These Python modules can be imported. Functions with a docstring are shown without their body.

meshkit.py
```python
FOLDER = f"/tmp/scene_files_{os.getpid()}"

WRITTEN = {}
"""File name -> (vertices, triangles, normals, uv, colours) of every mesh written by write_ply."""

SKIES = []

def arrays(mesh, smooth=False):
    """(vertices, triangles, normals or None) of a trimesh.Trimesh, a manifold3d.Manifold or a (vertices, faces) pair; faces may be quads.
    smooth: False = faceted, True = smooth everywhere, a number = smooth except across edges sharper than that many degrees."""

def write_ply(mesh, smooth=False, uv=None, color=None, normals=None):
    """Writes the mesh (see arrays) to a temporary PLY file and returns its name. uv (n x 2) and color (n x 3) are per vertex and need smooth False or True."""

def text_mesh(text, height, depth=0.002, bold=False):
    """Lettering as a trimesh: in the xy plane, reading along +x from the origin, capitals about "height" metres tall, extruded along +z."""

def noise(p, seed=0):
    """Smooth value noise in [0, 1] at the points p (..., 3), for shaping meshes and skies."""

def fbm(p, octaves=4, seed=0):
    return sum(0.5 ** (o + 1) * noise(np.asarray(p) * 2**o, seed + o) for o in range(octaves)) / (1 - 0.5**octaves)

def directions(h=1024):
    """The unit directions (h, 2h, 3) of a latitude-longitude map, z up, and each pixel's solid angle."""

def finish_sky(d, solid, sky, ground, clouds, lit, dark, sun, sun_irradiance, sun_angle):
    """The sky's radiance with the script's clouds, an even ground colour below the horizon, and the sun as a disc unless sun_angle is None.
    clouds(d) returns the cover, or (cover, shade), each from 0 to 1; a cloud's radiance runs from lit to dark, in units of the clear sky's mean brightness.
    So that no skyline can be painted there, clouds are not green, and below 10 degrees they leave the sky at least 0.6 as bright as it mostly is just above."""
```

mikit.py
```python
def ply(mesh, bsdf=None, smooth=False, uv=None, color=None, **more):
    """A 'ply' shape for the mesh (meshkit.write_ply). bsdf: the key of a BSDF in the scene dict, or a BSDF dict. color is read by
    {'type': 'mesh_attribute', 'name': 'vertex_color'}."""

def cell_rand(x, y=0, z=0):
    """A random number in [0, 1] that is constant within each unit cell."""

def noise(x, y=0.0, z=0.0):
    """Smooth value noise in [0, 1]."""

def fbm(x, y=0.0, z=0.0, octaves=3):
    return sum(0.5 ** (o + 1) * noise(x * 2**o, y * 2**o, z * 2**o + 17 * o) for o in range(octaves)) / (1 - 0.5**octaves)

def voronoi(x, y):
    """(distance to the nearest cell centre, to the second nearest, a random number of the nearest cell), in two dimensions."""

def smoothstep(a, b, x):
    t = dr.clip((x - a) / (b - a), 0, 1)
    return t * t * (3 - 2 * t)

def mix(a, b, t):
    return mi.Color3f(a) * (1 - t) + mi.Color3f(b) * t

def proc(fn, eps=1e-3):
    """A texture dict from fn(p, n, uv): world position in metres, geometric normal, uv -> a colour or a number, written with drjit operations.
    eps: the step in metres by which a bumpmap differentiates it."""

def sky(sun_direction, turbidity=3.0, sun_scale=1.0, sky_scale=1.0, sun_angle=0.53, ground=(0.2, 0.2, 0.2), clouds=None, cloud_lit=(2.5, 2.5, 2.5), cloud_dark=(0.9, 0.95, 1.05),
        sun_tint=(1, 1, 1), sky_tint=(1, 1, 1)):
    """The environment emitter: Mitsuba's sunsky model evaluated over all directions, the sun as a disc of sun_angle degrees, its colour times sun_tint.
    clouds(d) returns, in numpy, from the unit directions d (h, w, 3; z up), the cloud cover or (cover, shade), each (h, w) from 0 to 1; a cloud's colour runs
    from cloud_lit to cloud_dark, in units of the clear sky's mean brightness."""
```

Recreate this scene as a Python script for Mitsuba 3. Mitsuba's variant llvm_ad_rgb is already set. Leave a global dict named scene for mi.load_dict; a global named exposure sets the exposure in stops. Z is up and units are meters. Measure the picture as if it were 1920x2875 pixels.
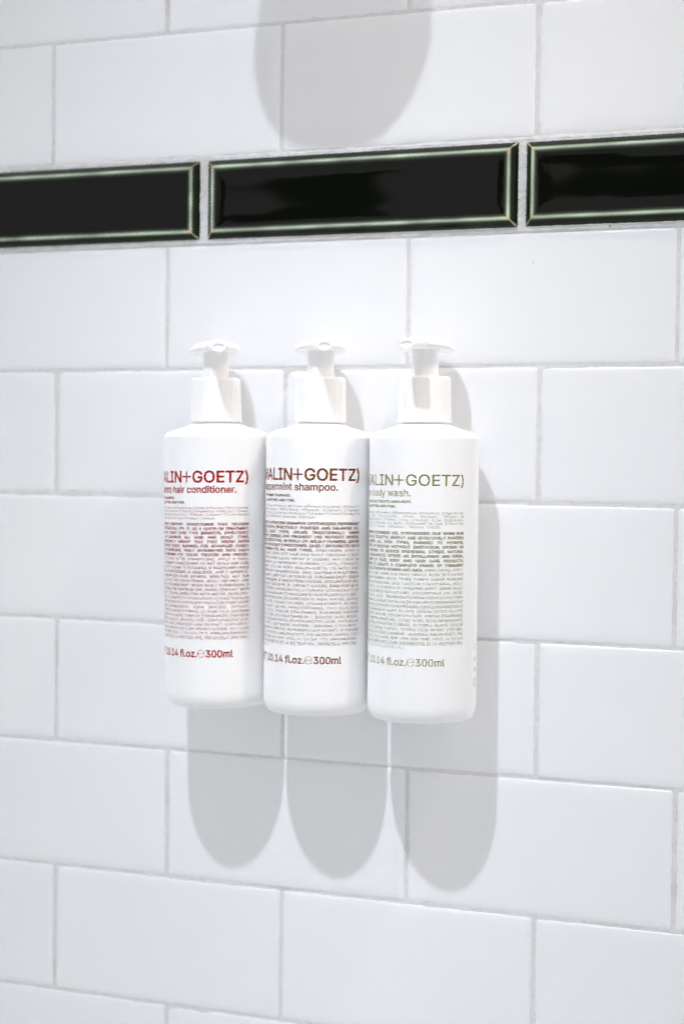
import math, random
import numpy as np, trimesh, shapely
import mitsuba as mi, drjit as dr
import manifold3d
import mikit, meshkit
from mikit import proc, noise, fbm, smoothstep, mix

T = mi.ScalarTransform4f
scene, labels = {}, {}
random.seed(7); rng = np.random.default_rng(7)
# plan coordinates of this file: X right along the wall, H up, D out of the wall towards the room; the wall's tile faces lie at D = 0
def W3(x, h, d): return [x, -d, h]                                     # -> world: wall faces -y, z is up

# ------------------------------------------------------------------ camera
CAM = np.array([0.434768, -0.059459, 0.880925])
yaw, pitch, roll = 0.348889, -0.0209554, 0.0214994
def rot(a, axis):
    c, s = math.cos(a), math.sin(a)
    return np.array({'x': [[1,0,0],[0,c,-s],[0,s,c]], 'y': [[c,0,s],[0,1,0],[-s,0,c]], 'z': [[c,-s,0],[s,c,0],[0,0,1]]}[axis])
ROT = rot(roll, 'z') @ rot(pitch, 'x') @ rot(yaw, 'y')
fwd, up = -ROT[:, 2], ROT[:, 1]
scene['camera'] = {'type': 'thinlens', 'fov': math.degrees(2*math.atan(960/4471.957)), 'fov_axis': 'x', 'near_clip': 0.02, 'far_clip': 30.0,
                   'aperture_radius': 0.0042, 'focus_distance': 0.838,
                   'to_world': T().look_at(origin=W3(*CAM), target=W3(*(CAM+fwd)), up=W3(*up))}

# ------------------------------------------------------------------ light
exposure = 0.0
AMBIENT = (0.705, 0.711, 0.723)
KEY = np.array([0.092, 1.000, 0.730]); KEY_AIM = np.array([0.125, -0.260, 0.0]); KEY_R, KEY_TUBE, KEY_POWER = 0.014, 0.072, 6200.0
SIDE = np.array([0.80, 1.09, 0.33]);   SIDE_AIM = np.array([0.11, -0.10, 0.03]); SIDE_R, SIDE_TUBE, SIDE_POWER = 0.016, 0.13, 2300.0
scene['room_light'] = {'type': 'constant', 'radiance': {'type': 'rgb', 'value': list(AMBIENT)}}

def spot_lamp(key, pos, aim, r, tube, power, tint, label):
    a = (aim-pos)/np.linalg.norm(aim-pos)
    m = T().look_at(origin=W3(*pos), target=W3(*(pos+a)), up=[0.3, 0.1, 1])
    disc = trimesh.creation.cylinder(radius=r, height=0.002, sections=40)
    scene[key+'__bulb'] = mikit.ply(disc, 'black_metal', emitter={'type': 'area', 'radiance': {'type': 'rgb', 'value': [power*t for t in tint]}}, to_world=m)
    prof = [(0.0, -0.03), (r+0.012, -0.03), (r+0.012, tube), (r+0.0005, tube), (r+0.0005, -0.004), (0.0, -0.004)]
    can = trimesh.creation.revolve(np.array(prof), sections=48)
    scene[key+'__housing'] = mikit.ply(can, 'black_metal', smooth=30, to_world=m)
    labels[key] = {'label': label, 'category': 'lamp'}

# ------------------------------------------------------------------ materials
def rgb(*c): return {'type': 'rgb', 'value': list(c)}
def two(d): return {'type': 'twosided', 'bsdf': d}

def tile_colour(p, n, uv):
    v = fbm(p.x*9+3, p.y*9, p.z*9, 2)
    return mix((0.785, 0.797, 0.820), (0.815, 0.820, 0.835), v)
def tile_wave(p, n, uv):
    return fbm(p.x*26, p.y*26+5, p.z*26, 2)*0.00010 + noise(p.x*9+30, p.y*9, p.z*9)*0.00018
scene['white_glaze'] = {'type': 'bumpmap', 'arbitrary': proc(tile_wave, 2e-3), 'scale': 1.0,
    'bsdf': two({'type': 'principled', 'base_color': proc(tile_colour), 'roughness': 0.16, 'specular': 0.45})}

def grout_colour(p, n, uv):
    a = noise(p.x*1500, p.y*1500, p.z*1500); b = fbm(p.x*45, p.y*45, p.z*45, 3); c = noise(p.x*500+9, p.y*500, p.z*500)
    g = mix((0.56, 0.565, 0.57), (0.75, 0.755, 0.76), a*0.45+c*0.55)
    return mix(g, (0.50, 0.45, 0.39), smoothstep(0.55, 0.85, b)*0.35)
def grout_relief(p, n, uv):
    return noise(p.x*1400, p.y*1400, p.z*1400)*0.00022 + noise(p.x*500, p.y*500+3, p.z*500)*0.0005
scene['grout_mortar'] = {'type': 'bumpmap', 'arbitrary': proc(grout_relief, 2e-4), 'scale': 1.0,
    'bsdf': two({'type': 'principled', 'base_color': proc(grout_colour), 'roughness': 0.9, 'specular': 0.2})}

scene['dark_glaze'] = two({'type': 'principled', 'base_color': {'type': 'mesh_attribute', 'name': 'vertex_color'}, 'roughness': 0.05, 'specular': 0.20})

def plastic_relief(p, n, uv):
    return noise(p.x*700, p.y*700, p.z*700)*0.000012 + noise(p.x*60, p.y*60, p.z*25)*0.00008
scene['bottle_plastic'] = {'type': 'bumpmap', 'arbitrary': proc(plastic_relief, 5e-4), 'scale': 1.0,
    'bsdf': two({'type': 'principled', 'base_color': rgb(0.83, 0.833, 0.838), 'roughness': 0.34, 'specular': 0.45})}
scene['pump_plastic'] = two({'type': 'principled', 'base_color': rgb(0.85, 0.846, 0.842), 'roughness': 0.30, 'specular': 0.45})
scene['black_metal'] = two({'type': 'principled', 'base_color': rgb(0.02, 0.02, 0.02), 'roughness': 0.5})
scene['chrome'] = two({'type': 'principled', 'base_color': rgb(0.75, 0.75, 0.76), 'roughness': 0.12, 'metallic': 1.0})
scene['dark_cloth'] = two({'type': 'principled', 'base_color': rgb(0.006, 0.006, 0.006), 'roughness': 0.9, 'specular': 0.1})
scene['plaster'] = two({'type': 'diffuse', 'reflectance': rgb(0.75, 0.74, 0.72)})
INK = {0: (0.310, 0.0045, 0.0025), 1: (0.175, 0.0480, 0.0090), 2: (0.210, 0.200, 0.085)}
FINE = {0: (0.210, 0.0028, 0.0012), 1: (0.135, 0.0420, 0.0060), 2: (0.185, 0.175, 0.090)}
for i in INK:
    scene['ink_%d' % i] = two({'type': 'diffuse', 'reflectance': rgb(*INK[i])})
    scene['fine_ink_%d' % i] = two({'type': 'diffuse', 'reflectance': rgb(*FINE[i])})
scene['ink_grey'] = two({'type': 'principled', 'base_color': rgb(0.42, 0.43, 0.42), 'roughness': 0.5, 'specular': 0.3})

# ------------------------------------------------------------------ tiled wall
WALL = 'tiled_wall'
labels[WALL] = {'label': 'glossy white brick-bond tiled shower wall crossed by a band of dark green-black border tiles', 'category': 'wall'}
count = {}
def numbered(k):
    count[k] = count.get(k, -1)+1
    return k if count[k] == 0 else '%s_%03d' % (k, count[k])
def to_world_xhd(v):
    v = np.asarray(v, float); return np.stack([v[:, 0], -v[:, 2], v[:, 1]], 1)

def ring_rect(w, h, r, inset, n=5):
    pts = []
    hw, hh, rr = w/2-inset, h/2-inset, max(r-inset*0.35, 0.0006)
    for sx, sy, a0 in ((1, 1, 0), (-1, 1, 90), (-1, -1, 180), (1, -1, 270)):
        for k in range(n):
            a = math.radians(a0+90*k/(n-1))
            pts.append((sx*(hw-rr)+rr*math.cos(a), sy*(hh-rr)+rr*math.sin(a)))
    return np.array(pts)
def white_tile_mesh(w, h):
    prof = [(0.0, -0.0060), (0.0, -0.00155), (0.00022, -0.00100), (0.0006, -0.00068), (0.0012, -0.00048), (0.0022, -0.00031), (0.0036, -0.00016), (0.0056, -0.00006), (0.009, 0.0)]
    rings, f = [], []
    for ins, z in prof:
        q = ring_rect(w, h, 0.0016, ins); rings.append(np.c_[q, np.full(len(q), z)])
    n = len(rings[0]); v = np.vstack(rings+[[[0, 0, 0.0]]])
    for k in range(len(prof)-1):
        for j in range(n):
            a, b, c, d = k*n+j, k*n+(j+1) % n, (k+1)*n+(j+1) % n, (k+1)*n+j
            f += [(a, b, c), (a, c, d)]
    k = (len(prof)-1)*n
    f += [(k+j, k+(j+1) % n, len(v)-1) for j in range(n)]
    return v, np.array(f)

PITCH, JOINT = 0.1545, 0.0019
# (bottom, top) of each course, its shift along the wall, its joint phase
COURSES = [(0.20555, 0.2810, -0.0028, 0), (0.1286, 0.20395, -0.0042, 1), (0.00075, 0.0748, -0.0010, 0), (-0.07685, -0.00075, -0.0002, 1), (-0.15495, -0.07835, 0.0001, 0),
           (-0.23265, -0.15645, 0.0012, 1), (-0.31155, -0.23415, 0.0024, 0), (-0.39105, -0.31305, 0.0016, 1), (-0.4690, -0.39255, 0.0029, 0), (-0.5470, -0.4706, 0.0030, 1),
           (-0.6250, -0.5485, 0.0030, 0)]
for lo in (0.2832, 0.3612, 0.4392): COURSES.append((lo, lo+0.0757, -0.003, 1 if lo in (0.2832, 0.4392) else 0))
for lo, hi, off, odd in COURSES:
    w, h = PITCH-JOINT, hi-lo
    v, f = white_tile_mesh(w, h)
    shape = mikit.ply(trimesh.Trimesh(to_world_xhd(v), f, process=False), 'white_glaze', smooth=True, uv=v[:, :2])
    for k in range(-4, 6):
        x = (k+0.5-(0.5 if odd else 0))*PITCH+off
        jig = rng.normal(0, 1, 6)
        m = T().translate(W3(x+jig[0]*0.00018, (lo+hi)/2+jig[1]*0.00012, jig[2]*0.00010)).rotate([0, 0, 1], jig[3]*0.10).rotate([1, 0, 0], jig[4]*0.13).rotate([0, 1, 0], jig[5]*0.05)
        scene[numbered(WALL+'__tile')] = {**shape, 'to_world': m}

# border tiles: bevelled rim with a ridge where the glaze has run thin
def border_tile_mesh(w, h, seed):
    # inset, height, colour; the ridge line lies 4.6 mm in
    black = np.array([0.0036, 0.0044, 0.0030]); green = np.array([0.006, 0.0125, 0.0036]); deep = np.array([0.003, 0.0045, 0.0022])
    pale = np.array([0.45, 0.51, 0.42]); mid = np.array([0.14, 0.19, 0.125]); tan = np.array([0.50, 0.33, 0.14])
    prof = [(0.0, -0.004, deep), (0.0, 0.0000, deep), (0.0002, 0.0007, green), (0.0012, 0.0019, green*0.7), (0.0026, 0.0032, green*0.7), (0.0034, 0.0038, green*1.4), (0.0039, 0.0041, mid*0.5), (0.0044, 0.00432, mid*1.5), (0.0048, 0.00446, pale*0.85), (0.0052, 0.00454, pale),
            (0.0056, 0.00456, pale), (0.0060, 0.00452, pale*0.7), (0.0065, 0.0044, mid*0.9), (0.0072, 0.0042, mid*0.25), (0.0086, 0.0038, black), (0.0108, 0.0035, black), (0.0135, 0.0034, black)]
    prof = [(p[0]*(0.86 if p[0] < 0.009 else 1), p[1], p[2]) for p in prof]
    ins = np.array([p[0] for p in prof[1:]]); zz = np.array([p[1] for p in prof[1:]]); cc = np.array([p[2] for p in prof[1:]])
    def lines(L):
        inner = np.linspace(ins[-1], L-ins[-1], max(3, int((L-2*ins[-1])/0.004)+1))
        return np.r_[ins[:-1], inner, (L-ins[:-1])[::-1]]
    xs, ys = lines(w), lines(h); XX, YY = np.meshgrid(xs, ys)
    dx, dy = np.minimum(XX, w-XX), np.minimum(YY, h-YY); d = np.minimum(dx, dy)
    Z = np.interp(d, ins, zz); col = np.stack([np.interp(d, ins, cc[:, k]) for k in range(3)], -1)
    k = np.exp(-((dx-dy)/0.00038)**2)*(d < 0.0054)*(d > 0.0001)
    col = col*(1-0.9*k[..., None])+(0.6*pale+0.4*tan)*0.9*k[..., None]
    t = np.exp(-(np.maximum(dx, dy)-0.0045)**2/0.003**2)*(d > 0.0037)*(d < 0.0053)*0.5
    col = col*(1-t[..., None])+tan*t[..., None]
    P = np.stack([XX, YY, 0*XX], -1)
    col *= np.where(d < 0.008, 0.55+0.85*meshkit.noise(P*np.array([90, 130, 1.0]), 3+seed), 1.0)[..., None]
    Z = Z+np.clip((d-0.004)/0.008, 0, 1)*0.00022*(meshkit.fbm(P*np.array([16, 30, 1]), 2, seed)-0.5)+0.00012*np.clip(d/0.002, 0, 1)*(meshkit.fbm(P*np.array([70, 70, 1]), 2, seed+3)-0.5)*(d < 0.011)
    m, n = XX.shape; idx = np.arange(m*n).reshape(m, n)
    q = np.stack([idx[:-1, :-1], idx[:-1, 1:], idx[1:, 1:], idx[1:, :-1]], -1)
    other = ((np.arange(n-1)[None, :] < n/2) != (np.arange(m-1)[:, None] < m/2))    # diagonals follow the mitres
    f = []
    for sel, tri in ((~other, ((0, 1, 2), (0, 2, 3))), (other, ((0, 1, 3), (1, 2, 3)))):
        for tr in tri: f.append(q[sel][:, list(tr)])
    v = np.stack([XX-w/2, YY-h/2, Z], -1).reshape(-1, 3); f = np.vstack(f); col = col.reshape(-1, 3)
    border = np.r_[idx[0, :], idx[1:, -1], idx[-1, -2::-1], idx[-2:0:-1, 0]]; o = len(v)              # side walls down into the mortar
    low = v[border].copy(); low[:, 2] = -0.004; nb = len(border); j = np.arange(nb); j2 = (j+1) % nb
    v = np.vstack([v, low]); col = np.vstack([col, np.tile(deep, (nb, 1))])
    f = np.vstack([f, np.c_[o+j, o+j2, border[j2]], np.c_[o+j, border[j2], border[j]]])
    return v, f, col
BLO, BHI = 0.0783, 0.1258
for x0, x1 in ((-0.5665, -0.3745), (-0.3698, -0.1765), (-0.1718, 0.0208), (0.0259, 0.2178), (0.2222, 0.4142), (0.4190, 0.6110), (0.6158, 0.8078)):
    v, f, c = border_tile_mesh(x1-x0, BHI-BLO, int(x0*1000)+600)
    j = rng.normal(0, 1, 3)
    scene[numbered(WALL+'__border_tile')] = {**mikit.ply(trimesh.Trimesh(to_world_xhd(v), f, process=False), 'dark_glaze', smooth=True, color=c),
        'to_world': T().translate(W3((x0+x1)/2, (BLO+BHI)/2, 0)).rotate([0, 0, 1], j[0]*0.35).rotate([1, 0, 0], j[1]*0.3)}

# grout: one rough sheet just below the tile faces, fuller around the border band
nx, ny = 620, 520
gx, gy = np.linspace(-0.70, 0.86, nx), np.r_[np.linspace(-0.66, 0.06, 250), np.linspace(0.0605, 0.14, 120), np.linspace(0.141, 0.53, 150)]
GX, GY = np.meshgrid(gx, gy)
P = np.stack([GX*330, GY*330, 0*GX], -1)
GZ = -0.00105+0.0006*(meshkit.noise(P, 2)-0.5)+0.0004*(meshkit.noise(P*0.23, 5)-0.5)
near = np.clip(1-np.abs(GY-0.102)/0.0305, 0, 1) > 0
GZ = np.where((GY > 0.0752) & (GY < 0.1284), 0.0000+0.0007*(meshkit.noise(P*1.3, 8)-0.5), GZ)
idx = np.arange(nx*ny).reshape(ny, nx)
F = np.stack([idx[:-1, :-1], idx[:-1, 1:], idx[1:, 1:], idx[1:, :-1]], -1).reshape(-1, 4)
F = np.vstack([F[:, [0, 1, 2]], F[:, [0, 2, 3]]])
scene[WALL+'__grout'] = mikit.ply(trimesh.Trimesh(to_world_xhd(np.stack([GX, GY, GZ], -1).reshape(-1, 3)), F, process=False), 'grout_mortar', smooth=True)
b = trimesh.creation.box((1.9, 0.08, 1.6)); b.apply_translation((0.08, 0.0465, -0.06))
scene[WALL+'__backing'] = mikit.ply(b, 'plaster')

for x, h, r, c in ((0.2700, 0.0768, 0.0006, (0.45, 0.24, 0.22)), (0.2271, 0.0579, 0.0004, (0.45, 0.45, 0.47))):
    g = trimesh.creation.icosphere(subdivisions=2, radius=r); g.vertices *= [1.0, 0.25, 0.8]; g.vertices += r*0.25*(meshkit.noise(g.vertices/r*1.3, 2)[:, None]-0.5)
    scene[numbered(WALL+'__speck')] = mikit.ply(g, two({'type': 'diffuse', 'reflectance': rgb(*c)}), smooth=True, to_world=T().translate(W3(x, h, 0.0003)))

# ------------------------------------------------------------------ lettering
_words = {}
def word_poly(word):
    """Outline of a word with capitals 1 high, its left end at 0."""
    if word not in _words:
        m = meshkit.text_mesh(word, 1.0, depth=0.1)
        t = m.triangles; top = t[(t[:, :, 2] > 0.05).all(1)][:, :, :2]
        _words[word] = shapely.union_all([shapely.Polygon(q) for q in top if abs((q[1]-q[0])[0]*(q[2]-q[0])[1]-(q[1]-q[0])[1]*(q[2]-q[0])[0]) > 1e-9]).buffer(0)
    return _words[word]
def flat(poly, maxedge=None):
    vs, fs, o = [], [], 0
    for g in getattr(poly, 'geoms', [poly]):
        if g.is_empty or g.area < 1e-10: continue
        v, f = trimesh.creation.triangulate_polygon(g, engine='earcut')
        vs.append(v); fs.append(f+o); o += len(v)
    v, f = np.vstack(vs), np.vstack(fs)
    a = v[f]; p, q = a[:, 1]-a[:, 0], a[:, 2]-a[:, 0]; flip = p[:, 0]*q[:, 1]-p[:, 1]*q[:, 0] < 0
    f[flip] = f[flip][:, ::-1]
    v = np.c_[v, np.zeros(len(v))]
    if maxedge: v, f = trimesh.remesh.subdivide_to_size(v, f, maxedge, max_iter=12)
    return v, f
aff = shapely.affinity.affine_transform
def weigh(p, w):
    p = p.buffer(w, quad_segs=3) if w else p
    return p.simplify(0.006)
def placed(word, cap, sx, x, y, w):
    return aff(weigh(word_poly(word), w), [cap*sx, 0, 0, cap, x, y])
def width(word): return word_poly(word).bounds[2]
def line_right(text, cap, sx, xr, y, w):
    p = weigh(word_poly(text), w); x1 = p.bounds[2]
    return [aff(p, [cap*sx, 0, 0, cap, xr-x1*cap*sx, y])]
def line_just(segs, cap, x0, x1, y, sx=1.0):
    """Justified line. segs: [(text, weight)]."""
    ws = [(q, w) for t, w in segs for q in t.split()]
    tot = sum(width(q) for q, _ in ws); n = len(ws)
    gap_min = 0.24
    room = (x1-x0)/cap
    if n > 1:
        gap = (room-tot*sx)/(n-1)
        if gap < gap_min: sx = (room-gap_min*(n-1))/tot; gap = gap_min
        if gap > 0.62: sx = min(1.22, (room-0.62*(n-1))/tot); gap = (room-tot*sx)/(n-1)
    else: sx, gap = room/tot, 0
    out, x = [], x0
    for q, w in ws:
        out.append(placed(q, cap, sx, x, y, w)); x += (width(q)*sx+gap)*cap
    return out
def estimated_sign(h, x, y):
    """the large thin 'e' mark of packed volumes"""
    c = shapely.Point(0, 0).buffer(1, quad_segs=24)
    outer = shapely.affinity.scale(c, 0.60, 0.56); inner = shapely.affinity.scale(c, 0.475, 0.50)
    ring = outer.difference(inner).difference(shapely.box(0.05, -0.20, 0.8, -0.02))
    s = ring.union(shapely.box(-0.50, -0.02, 0.52, 0.055))
    return aff(s, [h*0.92, 0, 0, h, x, y+h*0.5])

BODY_R, BASE_H = 0.0304, -0.1972
def wrap(polys, maxedge=None, r=BODY_R+0.00006):
    vs, fs, o = [], [], 0
    for p in polys:
        v, f = flat(p, maxedge); vs.append(v); fs.append(f+o); o += len(v)
    v, f = np.vstack(vs), np.vstack(fs); a = v[:, 0]/0.03102
    n = np.stack([np.sin(a), -np.cos(a), 0*a], 1)
    return trimesh.Trimesh(np.stack([r*np.sin(a), -r*np.cos(a), v[:, 1]], 1), f, process=False)

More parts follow.
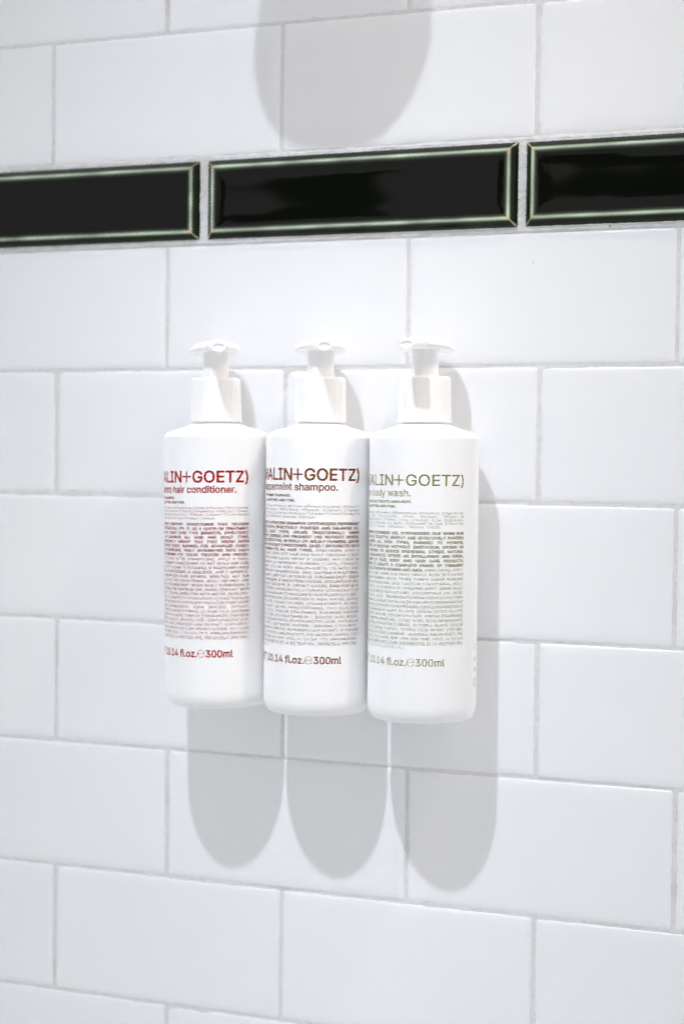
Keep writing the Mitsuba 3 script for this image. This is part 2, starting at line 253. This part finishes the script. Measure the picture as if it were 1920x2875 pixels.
Bd, Md, Lt = 0.085, 0.050, 0.032
TEXT = {
 0: dict(title=(-0.0681, 0.00635, -0.0051, 0.0330), name=('cilantro hair conditioner.', 0.0251, -0.0740, 0.0039, 0.046), right=0.0332, left=-0.0440,
   tags=[('CILANTRO FRAGRANCE.', -0.0149, -0.0776), ('ALL HAIR TYPES—NEW YORK.', -0.0063, -0.0802)],
   langs=[('BGБалсам CZBalzám DABalsam DEPflegespülung EEPalsam ELΒαλσαμο ESAcondicionador', None, -0.0832), ('ENConditioner FIHoitoaine FRAprès-shampoing HRRegenerator HUBalzsam ITBalsamo', None, -0.0851),
          ('LTBalzamas LVBalzams NLHaarconditioner NOBalsam PLBalsam PTCreme Bálsamo', None, -0.08705), ('ROBalsam RUБальзам SEBalsam SKBalzam SVBalsam TRBalsam', 0.0117, -0.0891)],
   body0=-0.0926, pitch=0.002472, vol=(-0.1674, 0.0061, 0.0222), under=True, body=[
   [('OUR SMOOTHING EVERYDAY CONDITIONER THAT DELIVERS', Bd)], [('WEIGHTLESS HYDRATION. TRY IT AS A LEAVE-IN TREATMENT,', Bd)], [('OR STYLING AID. EVERY HAIR TYPE BENEFITS. EFFECTIVELY', Bd)],
   [('HYDRATES AND BALANCES ALL HAIR AND SCALP TYPES,', Bd)], [('UNLIKE TRADITIONALLY GREASY OILS THAT WEIGH DOWN', Bd)], [('HAIR AND IRRITATE SCALP. BLENDED FOR ADVANCED CONDI-', Bd)],
   [('TIONING AND DETANGLING. EASLY INTEGRATED INTO DAILY', Bd)], [('PERFORMANCE REGIMEN FOR COLOR TREATED AND PROCES-', Bd)], [('SED HAIR. DIRECTIONS: AFTER SHAMPOOING, APPLY A SMALL', Lt)],
   [('AMOUNT OF ABSORBENT CONDITIONER TO WET SCALP AND HAIR,', Md)], [('RINSE INSIDE. GENTLY COMB TO DETANGLE IF NECESSARY; RINSE', Md)], [('WHEN INTENSE CONDITIONING IS REQUIRED, APPLY GENEROU-', Md)],
   [('SLY, ALLOW ABSORPTION OVER SEVERAL MINUTES. NOT FOR', Md)], [('INDIVIDUAL SALE. CAUTION: FOR EXTERNAL, ADULT USE ONLY. KEEP', Md)], [('OUT OF REACH OF CHILDREN EXEPT UNDER ADULT SUPERVISION. IF', Md)],
   [('IRRITATION OCCURS, DISCONTINUE USE. AVOID CONTACT WITH', Md)], [('EYES. IF CONTACT OCCURS, RINSE EYES WITH WATER.', Md), ('INGREDIEN-', Lt)], [('TI/INGREDIENTS/СЪСТАВКИ/ΣΥΣΤΑΤΙΚΑ/SASTOJCI/SASTĀVDAĻAS/', Lt)],
   [('INGREDJENTI/INGREDIENTES/ИНГРЕДИЕНТЫ/ZLOŽKY/SESTAVINE', Lt)], [('ÜRÜN/BILEŞENLERI/INGREDIENTE: AQUA [WATER], CETEARYL', Lt)], [('ALCOHOL, GLYCERIN, PHENOXYETHANOL, GLYCINE SOJA (SOYBEAN)', Lt)],
   [('OIL, CETRIMONIUM CHLORIDE, PARFUM [FRAGRANCE] [ПАРФЮМ]', Lt)], [('[PARFEM] PARFUM, LINALOOL, BENZOIC ACID, DEHYDROACETIC ACID,', Lt)], [('CORIANDRUM SATIVUM (CORIANDER) LEAF EXTRACT, ETHYLHEXYL-', Lt)],
   [('GLYCERIN <E750500> MALIN+GOETZ, 330 SEVENTH AVENUE, 21ST FLOOR,', Lt)], [('NEW YORK NEW YORK 10001, +1 212 244 7771, WWW.MALINANDGOE-', Lt)], [('TZ.COM. DISTRIBUTED BY LA BOTTEGA SPA, TRECASTELLI (AN) ITALY.', Lt)]], tail=None),
 1: dict(title=(-0.0659, 0.00645, -0.0012, 0.0368), name=('peppermint shampoo.', 0.0221, -0.0715, 0.0040, 0.034), right=0.0371, left=-0.0400,
   tags=[('PEPPERMINT FRAGRANCE.', -0.0055, -0.0752), ('ALL HAIR TYPES—NEW YORK.', -0.0028, -0.0779)],
   langs=[('BGШампоан CZŠampon DAShampoo DEShampoo EEŠampoon ELΣαμπουαν ESChampú ET', None, -0.0809), ('ENShampoo FIShampoo FRShampoing HRŠampon HUSampon ITShampoo', None, -0.0829),
          ('LTŠampūnas LVŠampūns NLShampoo NOShampoo PLSzampon PTChamp ROŞampon RU', None, -0.0849), ('Шампунь SEŠampon SKŠampón SVShampoo TRŞampuan', 0.0092, -0.0869)],
   body0=-0.09055, pitch=0.002462, vol=(-0.1676, 0.0090, 0.0254), under=True, body=[
   [('THIS GENTLE, HYDRATING SHAMPOO SYNTHESIZES PEPPERMINT', Bd)], [('FRAGRANCE WITH EFFECTIVELY PURIFIES AND BALANCES ALL', Bd)], [('HAIR AND SCALP TYPES, UNLIKE TRADITIONALLY HARSH', Bd)],
   [('DETERGENTS. BLENDED FOR FREQUENT USE WITHOUT DRYING,', Bd)], [('STRIPPING, IRRITATION, OR BUILD-UP. MILDLY FOAMING, LEAVES', Bd)], [('HAIR SOFT AND SCALP CONDITIONED. EASILY INTEGRATED INTO', Bd)],
   [('DAILY REGIMEN FOR ALL HAIR TYPES.', Bd), ('DIRECTIONS: APPLY A', Lt)], [('SMALL AMOUNT ONTO WET HAIR AND SCALP CREATING A MILD', Lt)], [('FOAM LATHER; RINSE CLEAN. REPEAT IF DESIRED. MAY LEAVE ON', Lt)],
   [('FOR TWO MINUTES AS PEPPERMINT IS KNOWN TO COOL, STIMULATE,', Lt)], [('AND CLARIFY. FOLLOW WITH (MALIN+GOETZ) CILANTRO HAIR', Lt)], [('CONDITIONER. NOT FOR INDIVIDUAL SALE. CAUTION: FOR EXTERNAL,', Md)],
   [('ADULT USE ONLY. KEEP OUT OF REACH OF CHILDREN EXEPT UNDER', Md)], [('ADULT SUPERVISION. IF IRRITATION OCCURS, DISCONTINUE USE.', Md)], [('AVOID CONTACT WITH EYES. IF CONTACT OCCURS, RINSE EYES WITH', Md)],
   [('WATER. INGREDIENTI/INGREDIENTS/СЪСТАВКИ/ΣΥΣΤΑΤΙΚΑ/SASTOJCI', Lt)], [('SASTĀVDAĻAS/INGREDJENTI/INGREDIENTES/ИНГРЕДИЕНТЫ/ZLOŽKY/', Lt)], [('SESTAVINE/ÜRÜN/BILEŞENLERI/INGREDIENTE: AQUA [WATER], SODIUM', Lt)],
   [('LAURETH SULFATE, SODIUM CHLORIDE, COCAMIDOPROPYL BETAINE,', Lt)], [('AMMONIUM LAURYL SULFATE, PHENOXYETHANOL, COCO-GLUCOSIDE,', Lt)], [('GLYCERYL OLEATE, PARFUM [FRAGRANCE] [ПАРФЮМ] [PARFEM]', Lt)],
   [('PARFUM, GLYCERIN, POLYQUATERNIUM-7, BENZOIC ACID, BENZYL', Lt)], [('BENZOATE, DISODIUM EDTA, DEHYDROACETIC ACID, POTASSIUM', Lt)], [('SORBATE, HYDROLYZED WHEAT PROTEIN, LIMONENE, ETHYLHEXYL-', Lt)],
   [('GLYCERIN, MENTHA PIPERITA (PEPPERMINT) LEAF EXTRACT, POTASSIUM', Lt)], [('HYDROXIDE <E750301> MALIN+GOETZ, 330 SEVENTH AVENUE, 21ST', Lt)], [('FLOOR, NEW YORK NEW YORK 10001, +1 212 244 7771, WWW.MALINAND-', Lt)],
   [('GOETZ.COM. DISTRIBUTED BY LA BOTTEGA SPA, TRECASTELLI (AN) ITALY.', Lt)]], tail=('MADE IN ITALY', -0.0228)),
 2: dict(title=(-0.0680, 0.0060, -0.0050, 0.0337), name=('rum body wash.', 0.0021, -0.0738, 0.0039, 0.016), right=0.0340, left=-0.0430,
   tags=[('RUM EAU DE TOILETTE. HAND+BODY.', 0.0026, -0.0774), ('ALL SKIN TYPES—NEW YORK.', -0.0068, -0.0800)],
   langs=[('CZPěna Do Koupele DASkumbad DEBadeschaum EEVannivaht ELΑφρολουτρο', None, -0.0833), ('ESGel De Baño FIKylpyvaahto FRBain Moussant HRPjena Za', None, -0.0852),
          ('Kupanje ITBagnoschiuma LTVonios Putos LVVannas Putas NLBadschuim', None, -0.0871), ('PLPłyn Do Kąpieli PTEspuma De Banho ROSpumant De Baie RUПена Для', None, -0.0890), ('Ванны SKPena Do Kúpeľa SVBadskum TRBanyo Köpüğü', 0.0185, -0.0909)],
   body0=-0.0944, pitch=0.002480, vol=(-0.1656, 0.0053, 0.0219), under=True, body=[
   [('OUR FOAMING CLEANSING GEL SYNTHESIZES OUR WARM RUM', Bd)], [('TINTED EAU DE TOILETTE. GENTLY AND EFFECTIVELY PURIFIES', Bd)], [('AND BALANCES ALL SKIN TYPES, BLENDED TO HYDRATE,', Bd)],
   [('RINSES FREE OF RESIDUE WITHOUT IRRITATION, DRYING OR', Bd)], [('SCALING, HELPING TO REDUCE EPIDERMAL STRESS. NATURAL', Bd)], [('FOR ALL, MALIN+GOETZ OFFERS AN INTELLIGENT AND FRESH,', Bd)],
   [('CLEAR RANGE OF FACE, BODY AND HAIR CARE PRODUCTS.', Bd)], [('SYNTHESIZED TO CREATE A COMPLETE RANGE OF TREAMENT', Bd)], [('PRODUCTS FOR TODAY’S WOMEN AND MEN.', Bd), ('DIRECTIONS: APPLY', Lt)],
   [('A SMALL SIZE TO WET HANDS AND BODY; GENTLY WORK INTO LATHER', Lt)], [('RINSE CLEAN. FOAMING BATH: THREE PUMPS UNDER RUNNING', Lt)], [('WATER. NOT FOR INDIVIDUAL SALE. CAUTION: FOR EXTERNAL, ADULT', Lt)],
   [('USE ONLY. KEEP OUT OF REACH OF CHILDREN EXEPT UNDER ADULT', Lt)], [('SUPERVISION. IF IRRITATION OCCURS, DISCONTINUE USE. AVOID', Lt)], [('CONTACT WITH EYES. INGREDIENTI/INGREDIENTS/СЪСТАВКИ', Lt)],
   [('ΣΥΣΤΑΤΙΚΑ/SASTOJCI/SASTĀVDAĻAS/INGREDJENTI/INGREDIENTES/', Lt)], [('ИНГРЕДИЕНТЫ/ZLOŽKY/SESTAVINE/ÜRÜN/BILEŞENLERI/INGREDIENTE', Lt)], [('AQUA [WATER], AMMONIUM LAURYL SULFATE, SODIUM COCETH SULFATE,', Lt)],
   [('COCAMIDOPROPYL BETAINE, SODIUM CHLORIDE, PARFUM [FRAGRANCE]', Lt)], [('[ПАРФЮМ] [PARFEM] [PARFUM], CITRIC ACID, SODIUM BENZOATE,', Lt)], [('COCO-GLUCOSIDE, POTASSIUM SORBATE, GLYCERYL OLEATE, SODIUM', Lt)],
   [('COCOATE, POTASSIUM OLIVOYL HYDROLYZED WHEAT PROTEIN,', Lt)], [('HYDROLYZED RICE PROTEIN, LIMONENE. <E020508> MALIN+GOETZ, 330', Lt)], [('SEVENTH AVENUE, 21ST FLOOR, NEW YORK NEW YORK 10001, +1 212 244', Lt)],
   [('7771, WWW.MALINANDGOETZ.COM. DISTRIBUTED BY LA BOTTEGA SPA,', Lt)]], tail=('TRECASTELLI (AN) ITALY. MADE IN ITALY', -0.0010)),
}

# ------------------------------------------------------------------ bottle parts (local frame: base at 0, axis z, -y towards the room)
def lathe(prof, sections=120): return trimesh.creation.revolve(np.array(prof), sections=sections)
def arc(cx, cz, r, a0, a1, n=8): return [(cx+r*math.cos(math.radians(a)), cz+r*math.sin(math.radians(a))) for a in np.linspace(a0, a1, n)]
R = BODY_R
body_prof = [(0, 0.0022), (0.0235, 0.0016), (0.0252, 0.0002), (0.0262, 0.0)] + arc(0.0262, 0.0022, 0.0022, -90, -35, 5) \
    + [(0.02820, 0.00135), (0.02865, 0.0017), (0.0294, 0.0032), (0.0300, 0.0050), (0.03030, 0.0072), (R, 0.0098), (R, 0.05), (R, 0.10), (R, 0.1545)] \
    + arc(R-0.0040, 0.1545, 0.0040, 8, 74, 9) + [(0.0262, 0.15892), (0.0200, 0.1607), (0.0165, 0.1620), (0.0150, 0.16275), (0.01455, 0.1628), (0.0124, 0.1628), (0.0124, 0.1670), (0, 0.1670)]
collar_prof = [(0, 0.1665), (0.0130, 0.1665), (0.0130, 0.1642), (0.01465, 0.1640), (0.01485, 0.1643), (0.01480, 0.1670), (0.01440, 0.1860)] + arc(0.01270, 0.1880, 0.0016, 5, 88, 8) + [(0.0100, 0.18975), (0.0092, 0.1896), (0.0088, 0.1890), (0, 0.1890)]
stem_prof = [(0, 0.1885), (0.0076, 0.1885), (0.00755, 0.1930), (0.00740, 0.2060), (0, 0.2060)]

def head_mesh():
    """Arched thumb pad with a short spout: a closed shell, top and underside given as heights over a rounded plan."""
    na, nr = 96, 26
    top, bot = [], []
    def height(u, v):                                                   # crown and underside of the pad
        r2 = (abs(v)/0.02)**2
        return 0.2116-0.0037*(abs(u)/0.0148)**1.8-(0.0014 if v < 0 else 0.0030)*r2, 0.2050-0.0012*(abs(u)/0.0148)**2-0.0008*r2
    V, Fc = [], []
    def put(i, j, side):
        a = 2*math.pi*j/na; q = math.sin(i/nr*math.pi/2)
        u, v = 0.0148*q*math.sin(a), 0.0215*q*math.cos(a)-0.0055
        e = math.sqrt(max(0, 1-q**14)); zt, zb = height(u, v)
        V.append((u, -v, (zt+zb)/2+side*(zt-zb)/2*e))
    put(0, 0, 1)
    for i in range(1, nr+1):
        for j in range(na): put(i, j, 1)
    for i in range(nr-1, 0, -1):
        for j in range(na): put(i, j, -1)
    put(0, 0, -1)
    rows = 2*nr-1
    for j in range(na):
        k = (j+1) % na
        Fc.append((0, 1+j, 1+k)); Fc.append((len(V)-1, 1+(rows-1)*na+k, 1+(rows-1)*na+j))
        for i in range(rows-1):
            a, b, c, d = 1+i*na+j, 1+i*na+k, 1+(i+1)*na+k, 1+(i+1)*na+j
            Fc += [(a, c, b), (a, d, c)]
    m = trimesh.Trimesh(np.array(V), np.array(Fc), process=False)
    if m.volume < 0: m.invert()
    pad = manifold3d.Manifold(manifold3d.Mesh(np.asarray(m.vertices, np.float32), np.asarray(m.faces, np.uint32)))
    def ell(v, z, rx, rz, n=40):
        return [(rx*math.cos(t), -v, z+rz*math.sin(t)) for t in np.linspace(0, 2*math.pi, n, endpoint=False)]
    secs = [(-0.002, 0.2082, 0.0098, 0.0032), (0.010, 0.2079, 0.0064, 0.0034), (0.020, 0.2070, 0.0050, 0.0034), (0.0345, 0.2051, 0.0045, 0.0030), (0.0355, 0.2050, 0.0041, 0.0026)]
    spout = manifold3d.Manifold()
    for p, q in zip(secs, secs[1:]): spout = spout+manifold3d.Manifold.hull_points(np.array(ell(*p)+ell(*q)))
    hole = manifold3d.Manifold.hull_points(np.array(ell(0.0347, 0.2051, 0.0028, 0.0016)+ell(0.0358, 0.2050, 0.0035, 0.0021)))
    out = (pad+spout)-hole
    mm = out.to_mesh()
    return trimesh.Trimesh(mm.vert_properties[:, :3], mm.tri_verts)
HEAD = mikit.ply(head_mesh(), 'pump_plastic', smooth=38)
BODY = mikit.ply(lathe(body_prof), 'bottle_plastic', smooth=40)
COLLAR = mikit.ply(lathe(collar_prof), 'pump_plastic', smooth=40)
STEM = mikit.ply(lathe(stem_prof, 72), 'pump_plastic', smooth=40)
mnt = trimesh.creation.box((0.014, 0.0030, 0.07)); mnt.apply_translation((0, 0.0, 0.09))

LABEL = {0: 'white pump bottle with dark red lettering, leftmost of the three on the tiled wall',
         1: 'white pump bottle with brown lettering, between the red-lettered and the olive-lettered bottle',
         2: 'white pump bottle with olive green lettering, its nozzle turned left, rightmost of the three'}
SPOT = [(0.0486, 27.0, -1.06), (0.1122, 23.8, 0.0), (0.1746, 0.5, -0.26)]       # place along the wall, turn of the spout, lean in degrees
AXIS_D = 0.0317
for i in range(3):
    key = 'pump_bottle' + ('' if i == 0 else '_%03d' % i)
    x, turn, lean = SPOT[i]
    m = T().translate(W3(x, BASE_H+0.10, AXIS_D)).rotate([0, 1, 0], lean).translate([0, 0, -0.10])
    labels[key] = {'label': LABEL[i], 'category': 'bottle', 'group': 'pump bottles side by side on the tiled wall'}
    scene[key+'__body'] = {**BODY, 'to_world': m}
    scene[key+'__collar'] = {**COLLAR, 'to_world': m}
    scene[key+'__stem'] = {**STEM, 'to_world': m}
    scene[key+'__pump_head'] = {**HEAD, 'to_world': m @ T().rotate([0, 0, 1], turn)}
    mm = mnt.copy(); mm.apply_translation((0, BODY_R+0.0003, 0))
    scene[key+'__wall_mount'] = mikit.ply(mm, 'plaster', to_world=m)
    t = TEXT[i]; ink = 'ink_%d' % i
    H = lambda y: y-BASE_H
    # large wordmark: scaled so that its plus sign and its last bracket sit where they do on the bottle
    base, cap, xp, xr = t['title']
    bw = (0.036, 0.032, 0.014)[i]
    left = word_poly('(MALIN').buffer(bw); xl = left.bounds[2]; pl = xl+0.08+0.44
    plus = shapely.box(pl-0.44, 0.44, pl+0.44, 0.56).union(shapely.box(pl-0.06, 0.0, pl+0.06, 1.0)).buffer(bw*0.3)
    full = shapely.union_all([left, plus, shapely.affinity.translate(word_poly('GOETZ)').buffer(bw), pl+0.44+0.10, 0)]); pre = pl
    sx = (xr-xp)/(full.bounds[2]-pre)
    scene[key+'__wordmark'] = mikit.ply(wrap([aff(full.simplify(0.004), [sx, 0, 0, cap, xr-full.bounds[2]*sx, H(base)])], 0.0013), ink, smooth=False, to_world=m)
    nm, xr, y, cap, w = t['name']
    scene[key+'__product_name'] = mikit.ply(wrap(line_right(nm, cap*0.97, 1.04, xr, H(y), w), 0.0013), ink, to_world=m)
    small = []
    for s, xr, y in t['tags']: small += line_right(s, 0.00132, 1.06, xr, H(y), 0.08)
    for s, xr, y in t['langs']: small += line_just([(s, 0.012)], 0.00122, t['left'], xr or t['right'], H(y))
    for k, segs in enumerate(t['body']):
        y = H(t['body0']-k*t['pitch']); small += line_just(segs, 0.00140, t['left'], t['right'], y)
    yl = H(t['body0']-(len(t['body'])-1)*t['pitch'])
    small.append(shapely.box(-0.0300+0.004*i, yl-0.00046, t['right'], yl-0.00036))
    if t['tail']: small += line_right(t['tail'][0], 0.00140, 1.0, t['tail'][1], yl-t['pitch'], 0.0)
    scene[key+'__small_print'] = mikit.ply(wrap(small, 0.0022), 'fine_'+ink, to_world=m)
    y, x3, xr = t['vol']
    ml = word_poly('300ml').buffer((0.048, 0.038, 0.018)[i]); cap = 0.00395; sx = (xr-x3)/ml.bounds[2]
    vol = [aff(ml, [sx, 0, 0, cap, x3, H(y)])] + line_right('NET 10.14 fl.oz.', cap, sx/cap, x3-0.0050, H(y), (0.048, 0.038, 0.018)[i]) + [estimated_sign(cap, x3-0.00255, H(y))]
    scene[key+'__volume_print'] = mikit.ply(wrap(vol, 0.0013), ink, to_world=m)
    if i == 2:                                                          # packaging marks up the side
        marks = []
        c = shapely.Point(0.0485, H(-0.1765))
        marks += [c.buffer(0.0026).difference(c.buffer(0.0021)), shapely.LineString([(0.0492, H(-0.1748)), (0.0480, H(-0.1765)), (0.0488, H(-0.1780))]).buffer(0.0003)]
        for y in (-0.1690, -0.1632):
            marks.append(shapely.LineString([(0.0466, H(y)-0.001), (0.0490, H(y)+0.0014), (0.0484, H(y)-0.0012), (0.0502, H(y)-0.0006)]).buffer(0.0003))
        tri = shapely.Polygon([(0.0466, H(-0.1575)), (0.0492, H(-0.1575)), (0.0479, H(-0.1548))]); marks.append(tri.buffer(0.0002).difference(tri.buffer(-0.0003)))
        scene[key+'__side_marks'] = mikit.ply(wrap(marks, 0.0013), 'ink_grey', to_world=m)
        labels[key+'__side_marks'] = {'label': 'small grey packaging symbols up the right side'}
    col = ('dark red', 'brown', 'olive green')[i]
    labels[key+'__wordmark'] = {'label': 'large %s capitals across the bottle' % col}
    labels[key+'__product_name'] = {'label': '%s lower-case line below the capitals' % col}
    labels[key+'__small_print'] = {'label': 'block of tiny %s text' % col}
    labels[key+'__volume_print'] = {'label': '%s volume line below the small print' % col}

# ------------------------------------------------------------------ shower head above the frame, whose shadow falls on the upper tiles
def superell(hx, hy, hz, e=3.0, n=40):
    s = trimesh.creation.icosphere(subdivisions=4); v = s.vertices
    k = (np.abs(v[:, 0])**e+np.abs(v[:, 1])**e+np.abs(v[:, 2])**e)**(1/e)
    return trimesh.Trimesh(v/k[:, None]*[hx, hy, hz], s.faces, process=False)
SH = (0.107, 0.341, 0.120)
hd = superell(0.0465, 0.018, 0.060, 3.6)
v = hd.vertices.copy(); tt = np.clip((v[:, 2]+0.060)/0.120, 0, 1)
v[:, 0] *= 1-np.where(v[:, 0] > 0, 0.12, 0.45)*np.clip((tt-0.30)/0.70, 0, 1)**1.3-np.where(v[:, 0] > 0, 0.34, 0.10)*np.clip((0.40-tt)/0.40, 0, 1)**1.3
hd = trimesh.Trimesh(v, hd.faces, process=False)
scene['shower_head__spray_head'] = mikit.ply(hd, 'chrome', smooth=True, to_world=T().translate(W3(*SH)))
hb = trimesh.creation.cylinder(radius=0.013, height=0.20, sections=40); hb.apply_translation((0, 0, 0.135))
scene['shower_head__handle'] = mikit.ply(hb, 'chrome', smooth=40, to_world=T().translate(W3(*SH)).rotate([1, 0, 0], 8))
ar = trimesh.creation.cylinder(radius=0.010, height=0.11, sections=32); ar.apply_transform(trimesh.transformations.rotation_matrix(math.pi/2, [1, 0, 0])); ar.apply_translation((0, 0.055, 0.20))
scene['shower_head__wall_arm'] = mikit.ply(ar, 'chrome', smooth=40, to_world=T().translate(W3(*SH)))
labels['shower_head'] = {'label': 'chrome shower head above the frame whose shadow falls on the upper tiles', 'category': 'shower head'}

spot_lamp('spot_lamp', KEY, KEY_AIM, KEY_R, KEY_TUBE, KEY_POWER, (0.95, 1.0, 1.09), 'small ceiling spot lamp high above the bottles, out of frame')
spot_lamp('spot_lamp_001', SIDE, SIDE_AIM, SIDE_R, SIDE_TUBE, SIDE_POWER, (1.22, 0.97, 0.74), 'warm ceiling spot lamp far to the right, out of frame')

# ------------------------------------------------------------------ two dark towels hanging in the room behind the camera: what the border tiles mirror
def towel(key, pts, d, label, seed):
    p = shapely.Polygon(pts).buffer(0.012).segmentize(0.02)
    v, f = trimesh.creation.triangulate_polygon(p, engine='earcut')
    v3, f = trimesh.remesh.subdivide_to_size(np.c_[v, 0*v[:, 0]], f, 0.012, max_iter=14)
    q = v3.copy(); q[:, 0] += 0.012*(meshkit.fbm(v3*[30, 30, 1], 3, seed)-0.5); q[:, 1] += 0.012*(meshkit.fbm(v3*[30, 30, 1]+9, 3, seed)-0.5)
    fold = 0.014*np.sin(v3[:, 0]*60+6*meshkit.noise(v3*5, seed))
    a = np.c_[q[:, :2], d+fold]; b = np.c_[q[:, :2], d+fold+0.006]; n = len(a)
    e = np.sort(np.vstack([f[:, [0, 1]], f[:, [1, 2]], f[:, [2, 0]]]), axis=1); u, c = np.unique(e, axis=0, return_counts=True); rim = u[c == 1]
    F = np.vstack([f, f[:, ::-1]+n, np.c_[rim, rim[:, :1]+n], np.c_[rim[:, 1], rim[:, 1]+n, rim[:, 0]+n]])
    scene[key] = mikit.ply(trimesh.Trimesh(to_world_xhd(np.vstack([a, b])), F, process=False), 'dark_cloth', smooth=False)
    labels[key] = {'label': label, 'category': 'towel'}
towel('dark_towel', [(-0.52, 0.55), (-0.53, 0.345), (-0.44, 0.33), (-0.36, 0.285), (-0.30, 0.27), (-0.265, 0.27), (-0.30, 0.33), (-0.30, 0.55)], 1.2, 'dark towel hanging farther left behind the camera, mirrored in the middle border tile', 4)
towel('dark_towel_001', [(-0.045, 0.15), (-0.045, 0.315), (0.02, 0.33), (0.12, 0.345), (0.25, 0.36), (0.25, 0.30), (0.12, 0.295), (0.05, 0.272), (0.03, 0.15)], 1.2, 'dark towel hanging nearer behind the camera, mirrored in the right border tile', 9)
